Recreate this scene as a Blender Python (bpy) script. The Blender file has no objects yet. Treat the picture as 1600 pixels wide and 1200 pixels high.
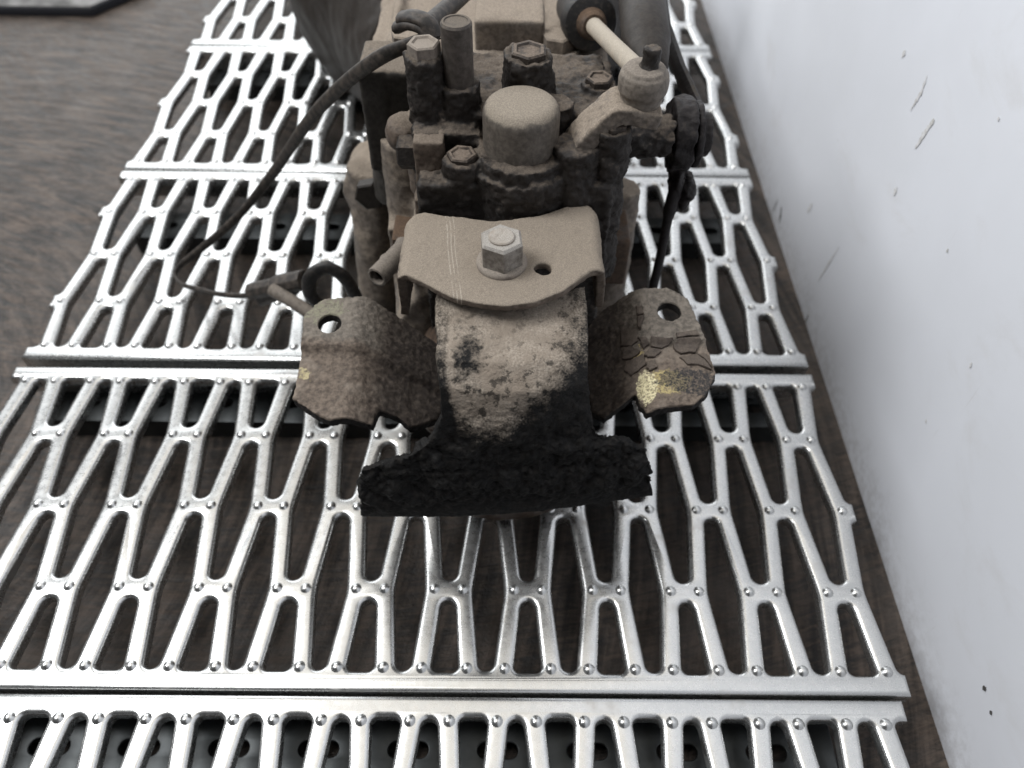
import bpy, bmesh, math, random
import numpy as np
from mathutils import Vector, Matrix

random.seed(4); rng = np.random.default_rng(4)
S = bpy.context.scene
C = S.collection

# ------------------------------------------------------------------ camera
CH, CP, CYAW, CROLL, FPX = 0.55383, 0.889741, 0.0042938, -0.0133211, 1200.0
_fw = Vector((math.sin(CYAW)*math.cos(CP), math.cos(CYAW)*math.cos(CP), -math.sin(CP)))
_r0 = Vector((math.cos(CYAW), -math.sin(CYAW), 0)); _d0 = _fw.cross(_r0)
_rt = _r0*math.cos(CROLL) + _d0*math.sin(CROLL)
_dn = -_r0*math.sin(CROLL) + _d0*math.cos(CROLL)
cam = bpy.data.cameras.new('camera'); cob = bpy.data.objects.new('camera', cam); C.objects.link(cob)
cam.sensor_width = 36; cam.lens = 36*FPX/1600; cam.clip_start = 0.01; cam.clip_end = 50
m = Matrix.Identity(4)
for i in range(3):
    m[i][0] = _rt[i]; m[i][1] = -_dn[i]; m[i][2] = -_fw[i]
m[0][3], m[1][3], m[2][3] = 0, 0, CH
cob.matrix_world = m
cam.dof.use_dof = True; cam.dof.focus_distance = 0.47; cam.dof.aperture_fstop = 6.0
S.camera = cob

# ------------------------------------------------------------------ light and exposure
w = bpy.data.worlds.new('World'); S.world = w; w.use_nodes = True
bg = w.node_tree.nodes['Background']; bg.inputs[0].default_value = (0.93, 0.95, 1.0, 1); bg.inputs[1].default_value = 0.03
def area(name, loc, target, sx, sy, power, col):
    l = bpy.data.lights.new(name, 'AREA'); l.shape = 'RECTANGLE'; l.size = sx; l.size_y = sy
    l.energy = power; l.color = col
    o = bpy.data.objects.new(name, l); C.objects.link(o); o.location = loc
    o.rotation_euler = (Vector(target)-Vector(loc)).to_track_quat('-Z', 'Y').to_euler()
    return o
area('doorway_light', (-0.9, 3.6, 1.5), (-0.2, 0.5, 0.1), 4.8, 2.6, 120, (0.95, 0.98, 1.0))
area('roof_light', (-1.9, 0.52, 2.7), (0.2, 0.7, 0.1), 1.5, 1.5, 106, (0.97, 0.985, 1.0))
area('ceiling_light', (0.2, 0.9, 2.8), (0.2, 0.9, 0), 3.4, 2.6, 34, (1.0, 0.945, 0.86))
S.cycles.max_bounces = 5; S.cycles.diffuse_bounces = 3; S.cycles.glossy_bounces = 3; S.cycles.caustics_reflective = False; S.cycles.caustics_refractive = False
S.view_settings.view_transform = 'Standard'; S.view_settings.look = 'None'
S.view_settings.gamma = 1; S.view_settings.exposure = 0; S.view_settings.use_curve_mapping = False

# ------------------------------------------------------------------ helpers
def P(x, y, Y=None, Z=None):
    """a point of the place on the line of sight through a photo pixel, at depth Y or height Z (metres)"""
    v = _fw + _rt*((x-800)/FPX) + _dn*((y-600)/FPX)
    t = (Z-CH)/v.z if Z is not None else Y/v.y
    return Vector((0, 0, CH)) + v*t

def vnoise(p, seed=0):
    p = np.asarray(p, float); i = np.floor(p).astype(np.int64); f = p-i; f = f*f*(3-2*f)
    def h(a, b, c):
        n = (a*374761393 + b*668265263 + c*2147483647 + seed*1442695041) & 0xffffffff
        n = ((n ^ (n >> 13))*1274126177) & 0xffffffff
        return ((n ^ (n >> 16)) & 0xffff)/65535.0
    r = 0
    for dx in (0, 1):
        for dy in (0, 1):
            for dz in (0, 1):
                wx = f[:, 0] if dx else 1-f[:, 0]; wy = f[:, 1] if dy else 1-f[:, 1]; wz = f[:, 2] if dz else 1-f[:, 2]
                r = r + wx*wy*wz*h(i[:, 0]+dx, i[:, 1]+dy, i[:, 2]+dz)
    return r*2-1
def fbm(p, scale, oct=4, seed=0):
    a, s, t = 1.0, scale, 0
    for k in range(oct):
        t = t + a*vnoise(np.asarray(p)*s, seed+k); a *= 0.5; s *= 2.03
    return t

class MB:
    def __init__(s): s.v = []; s.f = []
    def add(s, vs, fs):
        o = len(s.v); s.v += [tuple(v) for v in vs]; s.f += [tuple(i+o for i in f) for f in fs]; return s
    def box(s, lo, hi, mat=None):
        x0, y0, z0 = lo; x1, y1, z1 = hi
        v = [Vector(c) for c in ((x0,y0,z0),(x1,y0,z0),(x1,y1,z0),(x0,y1,z0),(x0,y0,z1),(x1,y0,z1),(x1,y1,z1),(x0,y1,z1))]
        if mat: v = [mat @ c for c in v]
        return s.add(v, [(3,2,1,0),(4,5,6,7),(0,1,5,4),(1,2,6,5),(2,3,7,6),(3,0,4,7)])
    def lathe(s, base, axis, prof, n=32, up=None):
        """prof: (radius, distance along axis) pairs; closed with caps"""
        a = Vector(axis).normalized(); u = a.orthogonal().normalized() if up is None else Vector(up).normalized(); t = a.cross(u)
        base = Vector(base); vs = []; fs = []
        for r, h in prof:
            for k in range(n):
                an = 2*math.pi*k/n; vs.append(base + a*h + (u*math.cos(an)+t*math.sin(an))*r)
        for j in range(len(prof)-1):
            for k in range(n):
                k2 = (k+1) % n; fs.append((j*n+k, j*n+k2, (j+1)*n+k2, (j+1)*n+k))
        fs.append(tuple(range(n-1, -1, -1))); fs.append(tuple((len(prof)-1)*n+k for k in range(n)))
        return s.add(vs, fs)
    def cyl(s, a, b, r, r2=None, n=28, bev=0.0):
        a = Vector(a); b = Vector(b); L = (b-a).length; r2 = r if r2 is None else r2
        pr = [(r, 0), (r2, L)] if not bev else [(r-bev, 0), (r, bev), (r2, L-bev), (r2-bev*.3, L-bev*.3), (r2-bev, L)]
        return s.lathe(a, b-a, pr, n)
    def hexa(s, c, axis, R, h, ch=0.0012, up=None):
        return s.lathe(c, axis, [(R, 0), (R, h-ch), (R-ch*1.3, h)], 6, up)
    def ball(s, c, r, n=24, sq=(1,1,1)):
        vs = []; fs = []; m_ = n//2; c = Vector(c)
        for i in range(1, m_):
            for k in range(n):
                a = math.pi*i/m_; b = 2*math.pi*k/n
                vs.append(c+Vector((r*sq[0]*math.sin(a)*math.cos(b), r*sq[1]*math.sin(a)*math.sin(b), r*sq[2]*math.cos(a))))
        top = len(vs); vs += [c+Vector((0,0,r*sq[2])), c-Vector((0,0,r*sq[2]))]
        for i in range(m_-2):
            for k in range(n):
                k2 = (k+1) % n; fs.append((i*n+k, (i+1)*n+k, (i+1)*n+k2, i*n+k2))
        for k in range(n):
            k2 = (k+1) % n; fs.append((top, k, k2)); fs.append((top+1, (m_-2)*n+k2, (m_-2)*n+k))
        return s.add(vs, fs)
    def tube(s, pts, r, n=14, flat=None, up=(0,0,1)):
        """swept section; r a number or list; flat=(a,b) stretches it sideways / upward"""
        pts = [Vector(p) for p in pts]; vs = []; fs = []; N = len(pts)
        for i, p in enumerate(pts):
            t = (pts[min(i+1, N-1)]-pts[max(i-1, 0)]).normalized()
            sd = t.cross(Vector(up)).normalized(); u = sd.cross(t)
            rr = r[i] if isinstance(r, (list, tuple)) else r
            fa, fb = flat if flat else (1, 1)
            for k in range(n):
                a = 2*math.pi*k/n; vs.append(p + sd*math.cos(a)*rr*fa + u*math.sin(a)*rr*fb)
        for i in range(N-1):
            for k in range(n):
                k2 = (k+1) % n; fs.append((i*n+k, i*n+k2, (i+1)*n+k2, (i+1)*n+k))
        fs.append(tuple(range(n-1, -1, -1))); fs.append(tuple((N-1)*n+k for k in range(n)))
        return s.add(vs, fs)
    def sheet(s, rows, thick):
        """rows of points -> closed slab, thickened against the surface normal"""
        R = len(rows); K = len(rows[0]); g = np.array([[tuple(p) for p in r] for r in rows])
        du = np.gradient(g, axis=1); dv = np.gradient(g, axis=0); nn = np.cross(du, dv)
        nn /= np.linalg.norm(nn, axis=2, keepdims=True)+1e-12
        b = g+nn*thick; vs = list(g.reshape(-1, 3))+list(b.reshape(-1, 3)); o = R*K; fs = []
        for i in range(R-1):
            for k in range(K-1):
                a = i*K+k; fs.append((a, a+K, a+K+1, a+1)); fs.append((o+a, o+a+1, o+a+K+1, o+a+K))
        for i in range(R-1):
            a = i*K; fs.append((a, o+a, o+a+K, a+K)); a = i*K+K-1; fs.append((a, a+K, o+a+K, o+a))
        for k in range(K-1):
            a = k; fs.append((a, a+1, o+a+1, o+a)); a = (R-1)*K+k; fs.append((a, o+a, o+a+1, a+1))
        return s.add(vs, fs)
    def mesh(s, name='m'):
        me = bpy.data.meshes.new(name); me.from_pydata(s.v, [], s.f); me.update()
        bm = bmesh.new(); bm.from_mesh(me); bmesh.ops.recalc_face_normals(bm, faces=bm.faces); bm.to_mesh(me); bm.free()
        return me

def smooth(me, ang=38):
    for p in me.polygons: p.use_smooth = True
    try: me.set_sharp_from_angle(angle=math.radians(ang))
    except Exception: pass

def flat_outline(outline, holes, lo, hi, bevel=0.0, res=2):
    """2D outline with holes -> mesh slab between heights lo and hi with rounded edges"""
    cu = bpy.data.curves.new('t', 'CURVE'); cu.dimensions = '2D'; cu.fill_mode = 'BOTH'
    cu.extrude = (hi-lo)/2-bevel; cu.bevel_depth = bevel; cu.bevel_resolution = res; cu.offset = -bevel
    for pl in [outline]+holes:
        sp = cu.splines.new('POLY'); sp.points.add(len(pl)-1); sp.use_cyclic_u = True
        for q, (x, y) in zip(sp.points, pl): q.co = (x, y, 0, 1)
    o = bpy.data.objects.new('t', cu); C.objects.link(o)
    dg = bpy.context.evaluated_depsgraph_get(); me = bpy.data.meshes.new_from_object(o.evaluated_get(dg))
    bpy.data.objects.remove(o); bpy.data.curves.remove(cu)
    me.transform(Matrix.Translation((0, 0, (lo+hi)/2)))
    bm = bmesh.new(); bm.from_mesh(me); bmesh.ops.remove_doubles(bm, verts=bm.verts, dist=1e-5); bm.to_mesh(me); bm.free()
    me.materials.clear()
    return me

def vox(src, size, sm=4, fac=0.5, cut=None):
    """weld the shapes of a builder (or mesh) into one cast surface with soft fillets"""
    me = src.mesh() if isinstance(src, MB) else src
    o = bpy.data.objects.new('t', me); C.objects.link(o); co = None
    if cut is not None:
        co = bpy.data.objects.new('c', cut.mesh()); C.objects.link(co)
        b = o.modifiers.new('b', 'BOOLEAN'); b.operation = 'DIFFERENCE'; b.object = co; b.solver = 'EXACT'
    r = o.modifiers.new('r', 'REMESH'); r.mode = 'VOXEL'; r.voxel_size = size
    if sm:
        s_ = o.modifiers.new('s', 'SMOOTH'); s_.factor = fac; s_.iterations = sm
    dg = bpy.context.evaluated_depsgraph_get(); out = bpy.data.meshes.new_from_object(o.evaluated_get(dg))
    bpy.data.objects.remove(o)
    if co: bpy.data.objects.remove(co)
    return out

def getv(me):
    a = np.empty(len(me.vertices)*3); me.vertices.foreach_get('co', a); return a.reshape(-1, 3)
def setv(me, a): me.vertices.foreach_set('co', np.ascontiguousarray(a, float).ravel()); me.update()
def getn(me):
    a = np.empty(len(me.vertices)*3); me.vertices.foreach_get('normal', a); return a.reshape(-1, 3)
def rough(me, *layers):
    """push the surface in and out along its normals: (height, scale, octaves[, weight function])"""
    v = getv(me); n = getn(me); d = np.zeros(len(v))
    for k, L in enumerate(layers):
        x = fbm(v, L[1], L[2], 11*k+3)*L[0]
        if len(L) > 3: x = x*L[3](v)
        d += x
    setv(me, v+n*d[:, None]); return me

def obj(name, me, mat, parent=None, ang=38, sm=True):
    if isinstance(me, MB): me = me.mesh(name)
    me.name = name
    if sm: smooth(me, ang)
    me.materials.clear(); me.materials.append(mat)
    o = bpy.data.objects.new(name, me); C.objects.link(o)
    if parent is not None:
        o.parent = parent
        if parent.type == 'EMPTY': o.location = -parent.location
    return o
def tag(o, label=None, cat=None, group=None, kind=None):
    if label: o['label'] = label
    if cat: o['category'] = cat
    if group: o['group'] = group
    if kind: o['kind'] = kind
    return o
def empty(name, loc):
    o = bpy.data.objects.new(name, None); C.objects.link(o); o.location = loc; o.empty_display_size = 0.05; return o
def bez(pts, n=12):
    """smooth path through points (Catmull-Rom)"""
    p = [Vector(q) for q in pts]; p = [p[0]*2-p[1]]+p+[p[-1]*2-p[-2]]; out = []
    for i in range(1, len(p)-2):
        for k in range(n):
            t = k/n; a, b, c, d = p[i-1:i+3]
            out.append(0.5*((2*b)+(c-a)*t+(2*a-5*b+4*c-d)*t*t+(3*b-a-3*c+d)*t**3))
    return out+[p[-2]]

# ------------------------------------------------------------------ materials
class Mt:
    def __init__(s, name, rough=0.6, metal=0.0, spec=0.5):
        s.m = bpy.data.materials.new(name); s.m.use_nodes = True; s.t = s.m.node_tree
        s.b = s.t.nodes['Principled BSDF']; s.b.inputs['Roughness'].default_value = rough
        s.b.inputs['Metallic'].default_value = metal; s.b.inputs['Specular IOR Level'].default_value = spec
        s.co = s.t.nodes.new('ShaderNodeTexCoord').outputs['Object']
    def n(s, ty): return s.t.nodes.new(ty)
    def l(s, a, b): s.t.links.new(a, b)
    def put(s, sock, v):
        if hasattr(v, 'is_output'): s.l(v, sock)
        elif v is not None: sock.default_value = v
    def noise(s, scale, det=6, ro=0.6, dist=0.0, vec=None):
        x = s.n('ShaderNodeTexNoise'); x.inputs['Scale'].default_value = scale; x.inputs['Detail'].default_value = det
        x.inputs['Roughness'].default_value = ro; x.inputs['Distortion'].default_value = dist
        s.l(vec or s.co, x.inputs['Vector']); return x.outputs['Fac']
    def voro(s, scale, feat='DISTANCE_TO_EDGE', vec=None):
        x = s.n('ShaderNodeTexVoronoi'); x.feature = feat; x.inputs['Scale'].default_value = scale
        s.l(vec or s.co, x.inputs['Vector']); return x.outputs['Distance']
    def mapv(s, scale=(1,1,1), rot=(0,0,0), loc=(0,0,0)):
        x = s.n('ShaderNodeMapping'); x.inputs['Scale'].default_value = scale; x.inputs['Rotation'].default_value = rot
        x.inputs['Location'].default_value = loc; s.l(s.co, x.inputs['Vector']); return x.outputs[0]
    def step(s, x, a, b, lo=0.0, hi=1.0):
        r = s.n('ShaderNodeMapRange'); r.interpolation_type = 'SMOOTHSTEP'; s.put(r.inputs['Value'], x)
        r.inputs['From Min'].default_value = a; r.inputs['From Max'].default_value = b
        r.inputs['To Min'].default_value = lo; r.inputs['To Max'].default_value = hi; return r.outputs[0]
    def mth(s, op, a, b=None):
        x = s.n('ShaderNodeMath'); x.operation = op; s.put(x.inputs[0], a); s.put(x.inputs[1], b); return x.outputs[0]
    def mix(s, f, a, b):
        x = s.n('ShaderNodeMix'); x.data_type = 'RGBA'; s.put(x.inputs[0], f)
        for k, c in ((6, a), (7, b)): s.put(x.inputs[k], c if hasattr(c, 'is_output') else (*c, 1))
        return x.outputs[2]
    def nz(s):
        g = s.n('ShaderNodeNewGeometry'); x = s.n('ShaderNodeSeparateXYZ'); s.l(g.outputs['Normal'], x.inputs[0]); return x.outputs[2]
    def sep(s):
        x = s.n('ShaderNodeSeparateXYZ'); s.l(s.co, x.inputs[0]); return x.outputs
    def dist(s, p, sc=(1,1,1)):
        a = s.n('ShaderNodeVectorMath'); a.operation = 'SUBTRACT'; s.l(s.co, a.inputs[0]); a.inputs[1].default_value = p
        c = s.n('ShaderNodeVectorMath'); c.operation = 'MULTIPLY'; s.l(a.outputs[0], c.inputs[0]); c.inputs[1].default_value = sc
        d = s.n('ShaderNodeVectorMath'); d.operation = 'LENGTH'; s.l(c.outputs[0], d.inputs[0]); return d.outputs['Value']
    def bump(s, h, st=0.5, di=0.001, nrm=None):
        x = s.n('ShaderNodeBump'); x.inputs['Strength'].default_value = st; x.inputs['Distance'].default_value = di
        s.l(h, x.inputs['Height'])
        if nrm is not None: s.l(nrm, x.inputs['Normal'])
        return x.outputs[0]
    def col(s, c): s.put(s.b.inputs['Base Color'], c if hasattr(c, 'is_output') else (*c, 1)); return s
    def rgh(s, r): s.put(s.b.inputs['Roughness'], r); return s
    def nrm(s, n): s.l(n, s.b.inputs['Normal']); return s

def dusty(name, dust, dark, cover=0.5, bump=0.6, up=0.5, fine=900):
    """cast metal under dried dust: dust where the noise says and more of it on faces it could settle on"""
    dust = tuple(x*0.72 for x in dust)
    k = Mt(name, 0.85, 0, 0.25)
    a = k.noise(45, 7, 0.62); b = k.noise(260, 5, 0.6); c = k.noise(fine, 3, 0.6)
    t = k.mth('ADD', k.mth('MULTIPLY', a, 0.9), k.mth('MULTIPLY', b, 0.45))
    t = k.mth('ADD', t, k.mth('MULTIPLY', k.nz(), up*0.5))
    f = k.step(t, 0.93-cover*0.55, 1.22-cover*0.55)
    d2 = k.mix(k.step(c, 0.35, 0.7), tuple(x*0.76 for x in dust), tuple(min(1, x*1.14) for x in dust))
    dk = k.mix(k.step(b, 0.3, 0.7), dark, tuple(x*1.8 for x in dark))
    k.col(k.mix(f, dk, d2)).rgh(k.step(f, 0, 1, 0.55, 0.95))
    h = k.mth('ADD', k.mth('MULTIPLY', b, 0.7), k.mth('MULTIPLY', c, 0.4))
    k.nrm(k.bump(h, bump, 0.0012)); return k.m

BEIGE = (0.36, 0.30, 0.235)
M_plate = dusty('dusty_plate', (0.355, 0.30, 0.24), (0.085, 0.068, 0.055), 0.42, 0.5, 1.1, 1500)  # real dust, but upright edges also darkened in the colour to stand for shade
def scratch_plate():
    k = Mt.__new__(Mt); k.m = M_plate; k.t = M_plate.node_tree; k.b = k.t.nodes['Principled BSDF']
    k.co = k.t.nodes.new('ShaderNodeTexCoord').outputs['Object']
    x, y, z = k.sep()[0:3]; wv = k.mth('MULTIPLY', k.mth('SUBTRACT', k.noise(22, 2, 0.5), 0.5), 0.006)
    u = k.mth('SUBTRACT', k.mth('ADD', k.mth('ADD', x, wv), k.mth('MULTIPLY', y, 0.13)), -0.0425+0.395*0.13)
    f = None; brk = k.step(k.noise(160, 4, 0.6), 0.36, 0.56)
    for off, wd in ((0.0, 0.0006), (0.0022, 0.0005), (0.0045, 0.0004)):
        g = k.step(k.mth('ABSOLUTE', k.mth('SUBTRACT', u, off)), wd*0.3, wd, 1, 0); f = g if f is None else k.mth('MAXIMUM', f, g)
    src = k.b.inputs['Base Color'].links[0].from_socket
    k.col(k.mix(k.mth('MULTIPLY', k.mth('MULTIPLY', f, brk), 0.38), src, (0.50, 0.455, 0.39)))
scratch_plate()
M_case = dusty('dusty_casting', (0.36, 0.30, 0.24), (0.10, 0.085, 0.072), 0.55, 0.45, 0.6)
M_tail = dusty('grimy_casting', (0.175, 0.143, 0.115), (0.016, 0.0135, 0.012), 0.24, 0.8, 0.65)
M_grime = dusty('caked_grime', (0.25, 0.20, 0.16), (0.028, 0.022, 0.018), 0.15, 1.0, 0.7)
M_bolt = dusty('dusty_bolt', (0.38, 0.33, 0.28), (0.13, 0.11, 0.095), 0.6, 0.3, 0.5, 1800)
M_cap = dusty('cap_metal', (0.36, 0.31, 0.25), (0.075, 0.065, 0.055), -0.12, 0.22, 1.6, 1200)  # dusty top, and side shading of the dome put into the colour
M_dark = dusty('dark_bracket', (0.10, 0.085, 0.07), (0.012, 0.010, 0.010), 0.05, 0.8, 0.5)
M_bell = dusty('bell_casting', (0.060, 0.049, 0.040), (0.020, 0.0165, 0.014), 0.25, 0.25, 0.2)
M_rod = dusty('rod_steel', (0.52, 0.46, 0.38), (0.33, 0.28, 0.22), 0.8, 0.2, 0.3, 1500)
M_pipe = dusty('pipe_steel', (0.30, 0.26, 0.22), (0.11, 0.095, 0.08), 0.5, 0.4, 0.5)
M_rust = dusty('rusty_brown', (0.16, 0.105, 0.07), (0.05, 0.035, 0.026), 0.5, 0.6, 0.3)

k = Mt('rubber', 0.55, 0, 0.4); a = k.noise(300, 5)
k.col(k.mix(k.step(a, 0.45, 0.75), (0.014, 0.013, 0.013), (0.05, 0.043, 0.037))).nrm(k.bump(a, 0.3, 0.0008)); M_rubber = k.m
k = Mt('cable_cover', 0.6, 0, 0.4); a = k.noise(200, 5)
k.col(k.mix(k.step(a, 0.35, 0.75), (0.022, 0.019, 0.017), (0.085, 0.070, 0.058))).nrm(k.bump(a, 0.4, 0.0008)); M_cable = k.m
k = Mt('bore', 0.9, 0, 0.1); k.col((0.006, 0.006, 0.006)); M_bore = k.m

# galvanised steel: spangle, wiped dirt, fine scratches
k = Mt('galvanised_steel', 0.34, 1.0, 0.5)
sp = k.voro(160, 'F1'); a = k.noise(22, 6, 0.65); b = k.noise(180, 4)
sc = k.noise(60, 4, 0.6, 0, k.mapv((1, 18, 1), (0, 0, 0.35)))
dirt = k.step(a, 0.56, 0.80)
base = k.mix(k.step(sp, 0.0, 0.9), (0.63, 0.63, 0.62), (0.59, 0.595, 0.59))
base = k.mix(k.mth('MULTIPLY', dirt, 0.6), base, (0.30, 0.26, 0.21))
smg = k.mth('MULTIPLY', k.step(k.noise(75, 5, 0.7, 0.6), 0.66, 0.76), k.step(k.noise(9, 3), 0.45, 0.6)); base = k.mix(k.mth('MULTIPLY', smg, 0.8), base, (0.10, 0.085, 0.07))
k.col(base); k.rgh(k.mth('ADD', k.step(b, 0.3, 0.75, 0.25, 0.31), k.mth('MULTIPLY', dirt, 0.22)))
k.put(k.b.inputs['Metallic'], k.step(dirt, 0, 1, 0.94, 0.5))
k.nrm(k.bump(k.mth('ADD', k.mth('MULTIPLY', sc, 0.4), k.mth('MULTIPLY', a, 0.5)), 0.04, 0.0012)); M_galv = k.m
k = Mt('rail_steel', 0.45, 0.6, 0.5); a = k.noise(60, 6); k.col(k.mix(a, (0.035, 0.040, 0.042), (0.095, 0.10, 0.10))); M_rail = k.m

# worn phenolic plywood: grain rows, arcs of old sweeping, worn bright patches
k = Mt('worn_plywood', 0.6, 0, 0.40)
def polar(k, cx, cy, fr, fa):
    x, y, z = k.sep()[0:3]; x = k.mth('SUBTRACT', x, cx); y = k.mth('SUBTRACT', y, cy)
    r = k.mth('SQRT', k.mth('ADD', k.mth('MULTIPLY', x, x), k.mth('MULTIPLY', y, y))); a = k.mth('ARCTAN2', y, x)
    c = k.n('ShaderNodeCombineXYZ'); k.l(k.mth('MULTIPLY', r, fr), c.inputs[0]); k.l(k.mth('MULTIPLY', a, fa), c.inputs[1]); return c.outputs[0]
g1 = k.noise(1, 6, 0.68, 0.3, polar(k, -0.74, 0.42, 100, 7))
g2 = k.noise(1, 5, 0.7, 0.5, polar(k, -0.25, 1.75, 260, 16))
g3 = k.noise(5, 5, 0.6, 1.4); fine = k.noise(420, 3, 0.6)
t = k.mth('ADD', k.mth('MULTIPLY', g1, 0.42), k.mth('MULTIPLY', g2, 0.33)); t = k.mth('ADD', t, k.mth('MULTIPLY', k.noise(130, 6, 0.7, 0.8, k.mapv((0.6, 1.6, 1))), 0.25))
cA = k.mix(k.step(t, 0.41, 0.64), (0.0050, 0.0036, 0.0028), (0.120, 0.091, 0.072))
cA = k.mix(k.mth('MULTIPLY', k.step(g3, 0.42, 0.72), 0.45), cA, (0.115, 0.095, 0.081))
k.col(cA); k.rgh(k.step(g2, 0.35, 0.65, 0.38, 0.72))
k.nrm(k.bump(k.mth('ADD', t, k.mth('MULTIPLY', fine, 0.25)), 0.9, 0.003)); M_floor = k.m

# white wall panel: faint stains, streaky soiling, speckle
k = Mt('white_panel', 0.38, 0, 0.5)
a = k.noise(3.2, 5, 0.6); b = k.noise(14, 6, 0.65, 0.4, k.mapv((1, 0.6, 1), (0.9, 0, 0))); sp = k.noise(75, 2, 0.5)
st = k.noise(40, 4, 0.6, 0, k.mapv((1, 6.0, 0.35), (0.62, 0, 0)))
c = k.mix(k.step(a, 0.35, 0.7), (0.83, 0.85, 0.905), (0.79, 0.808, 0.855))
c = k.mix(k.mth('MULTIPLY', k.step(b, 0.55, 0.8), 0.25), c, (0.52, 0.49, 0.45))
c = k.mix(k.mth('MULTIPLY', k.step(st, 0.66, 0.8), 0.22), c, (0.42, 0.40, 0.37))
c = k.mix(k.mth('MULTIPLY', k.step(sp, 0.79, 0.84), 0.25), c, (0.35, 0.34, 0.33))
gr = k.mth('MULTIPLY', k.step(k.mth('ADD', k.sep()[2], k.mth('MULTIPLY', k.noise(26, 6, 0.7, 0.5), 0.07)), -0.032, 0.028, 1, 0), k.step(k.noise(120, 5, 0.7), 0.35, 0.65))
c = k.mix(k.mth('MULTIPLY', gr, 0.3), c, (0.24, 0.215, 0.19))
k.col(c); k.rgh(k.step(b, 0.3, 0.8, 0.32, 0.55)); k.nrm(k.bump(k.noise(30, 4), 0.06, 0.002)); M_wall = k.m
k = Mt('scuff', 0.8, 0, 0.2); k.col(k.mix(k.step(k.noise(260, 4), 0.35, 0.65), (0.54, 0.53, 0.51), (0.76, 0.76, 0.77))); M_scuff = k.m
k = Mt('dark_scuff', 0.8, 0, 0.2); k.col(k.mix(k.noise(300, 4), (0.05, 0.048, 0.045), (0.14, 0.135, 0.13))); M_scuffd = k.m
k = Mt('worn_slab', 0.75, 0, 0.2); a = k.noise(25, 6); k.col(k.mix(k.step(a, 0.35, 0.7), (0.09, 0.088, 0.085), (0.24, 0.235, 0.23))); M_slab = k.m
k = Mt('slab_side', 0.7, 0, 0.3); k.col((0.022, 0.023, 0.028)); M_slabside = k.m

# ------------------------------------------------------------------ the setting
FZ = -0.062
mb = MB(); mb.add([(-3.5,-1.2,FZ),(3.5,-1.2,FZ),(3.5,5,FZ),(-3.5,5,FZ)], [(0,1,2,3)])
tag(obj('floor', mb, M_floor, sm=False), 'worn dark brown plywood floor under the steel grating', None, None, 'structure')
mb = MB(); WX = 0.327
mb.box((WX, -1.2, FZ-0.02), (WX+0.03, 5.0, 1.9))
wall = tag(obj('white_wall', mb, M_wall, sm=False), 'smooth white wall panel with scuffs standing at the right of the grating', 'wall')
def onwall(x, y):
    v = _fw + _rt*((x-800)/FPX) + _dn*((y-600)/FPX); t = WX/v.x; return Vector((0,0,CH))+v*t
def mark(pts, wd, mat, seed):
    """a rubbed streak on the wall, a ragged sliver a fraction of a millimetre proud"""
    A = [onwall(*p) for p in pts]; L = []; R_ = []; n = 16
    for i in range(n+1):
        t = i/n*(len(A)-1); j = min(int(t), len(A)-2); p = A[j].lerp(A[j+1], t-j)
        d = (A[j+1]-A[j]).normalized(); s_ = Vector((0, -d.z, d.y))
        ww = wd*(0.25+0.75*math.sin(math.pi*(i+0.5)/(n+1)))*(0.6+0.8*random.random())
        p = Vector((WX-0.0006, p.y, p.z)); L.append(p+s_*ww); R_.append(p-s_*ww*(0.4+0.8*random.random()))
    mb = MB(); vs = L+R_; N = n+1
    mb.add(vs, [(i, i+1, N+i+1, N+i) for i in range(n)])
    obj('scuff_mark', mb, mat, wall, sm=False)
mark([(1450,118),(1440,145),(1424,172)], 0.0016, M_scuff, 1)
mark([(1461,186),(1448,205),(1431,232)], 0.0028, M_scuff, 2)
mark([(1416,78),(1410,90)], 0.0022, M_scuff, 3)
mark([(1403,292),(1397,306)], 0.0022, M_scuff, 4)
mark([(1270,318),(1262,332)], 0.0022, M_scuff, 5)
mark([(1312,385),(1278,440)], 0.0010, M_scuff, 6)
mark([(1538,1071),(1541,1080)], 0.0024, M_scuffd, 7)
mark([(1548,1110),(1551,1117)], 0.0017, M_scuffd, 8)
mark([(1520,566),(1516,574)], 0.0012, M_scuff, 9)
mark([(1449,655),(1447,661)], 0.0012, M_scuff, 10)
mark([(1483,388),(1480,394)], 0.0012, M_scuff, 11)
mark([(1563,183),(1560,188)], 0.0014, M_scuff, 12)
mark([(1222,322),(1218,352)], 0.0016, M_scuffd, 13)
mark([(1208,330),(1216,312)], 0.0010, M_scuffd, 14)
mark([(1264,492),(1258,505)], 0.0013, M_scuffd, 15)

# the thick mat or plate lying on the floor, far left
c0 = P(158, 27, Z=FZ)
ol = [(c0.x-0.9, c0.y), (c0.x-0.012, c0.y), (c0.x+0.05, c0.y+0.085), (c0.x+0.05, c0.y+0.6), (c0.x-0.9, c0.y+0.6)]
sl = empty('floor_slab', (c0.x-0.3, c0.y+0.2, FZ)); tag(sl, 'thick grey slab with dark edge lying on the floor, top left corner', 'slab')
obj('slab_body', flat_outline(ol, [], FZ+0.0005, FZ+0.0150, 0.002), M_slabside, sl)
obj('slab_top', flat_outline([(x-(0.002 if i in (1,2,3) else 0), y+(0.002 if i in (0,1) else 0)) for i, (x, y) in enumerate(ol)], [], FZ+0.0152, FZ+0.0168, 0.0006), M_slab, sl)

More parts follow.
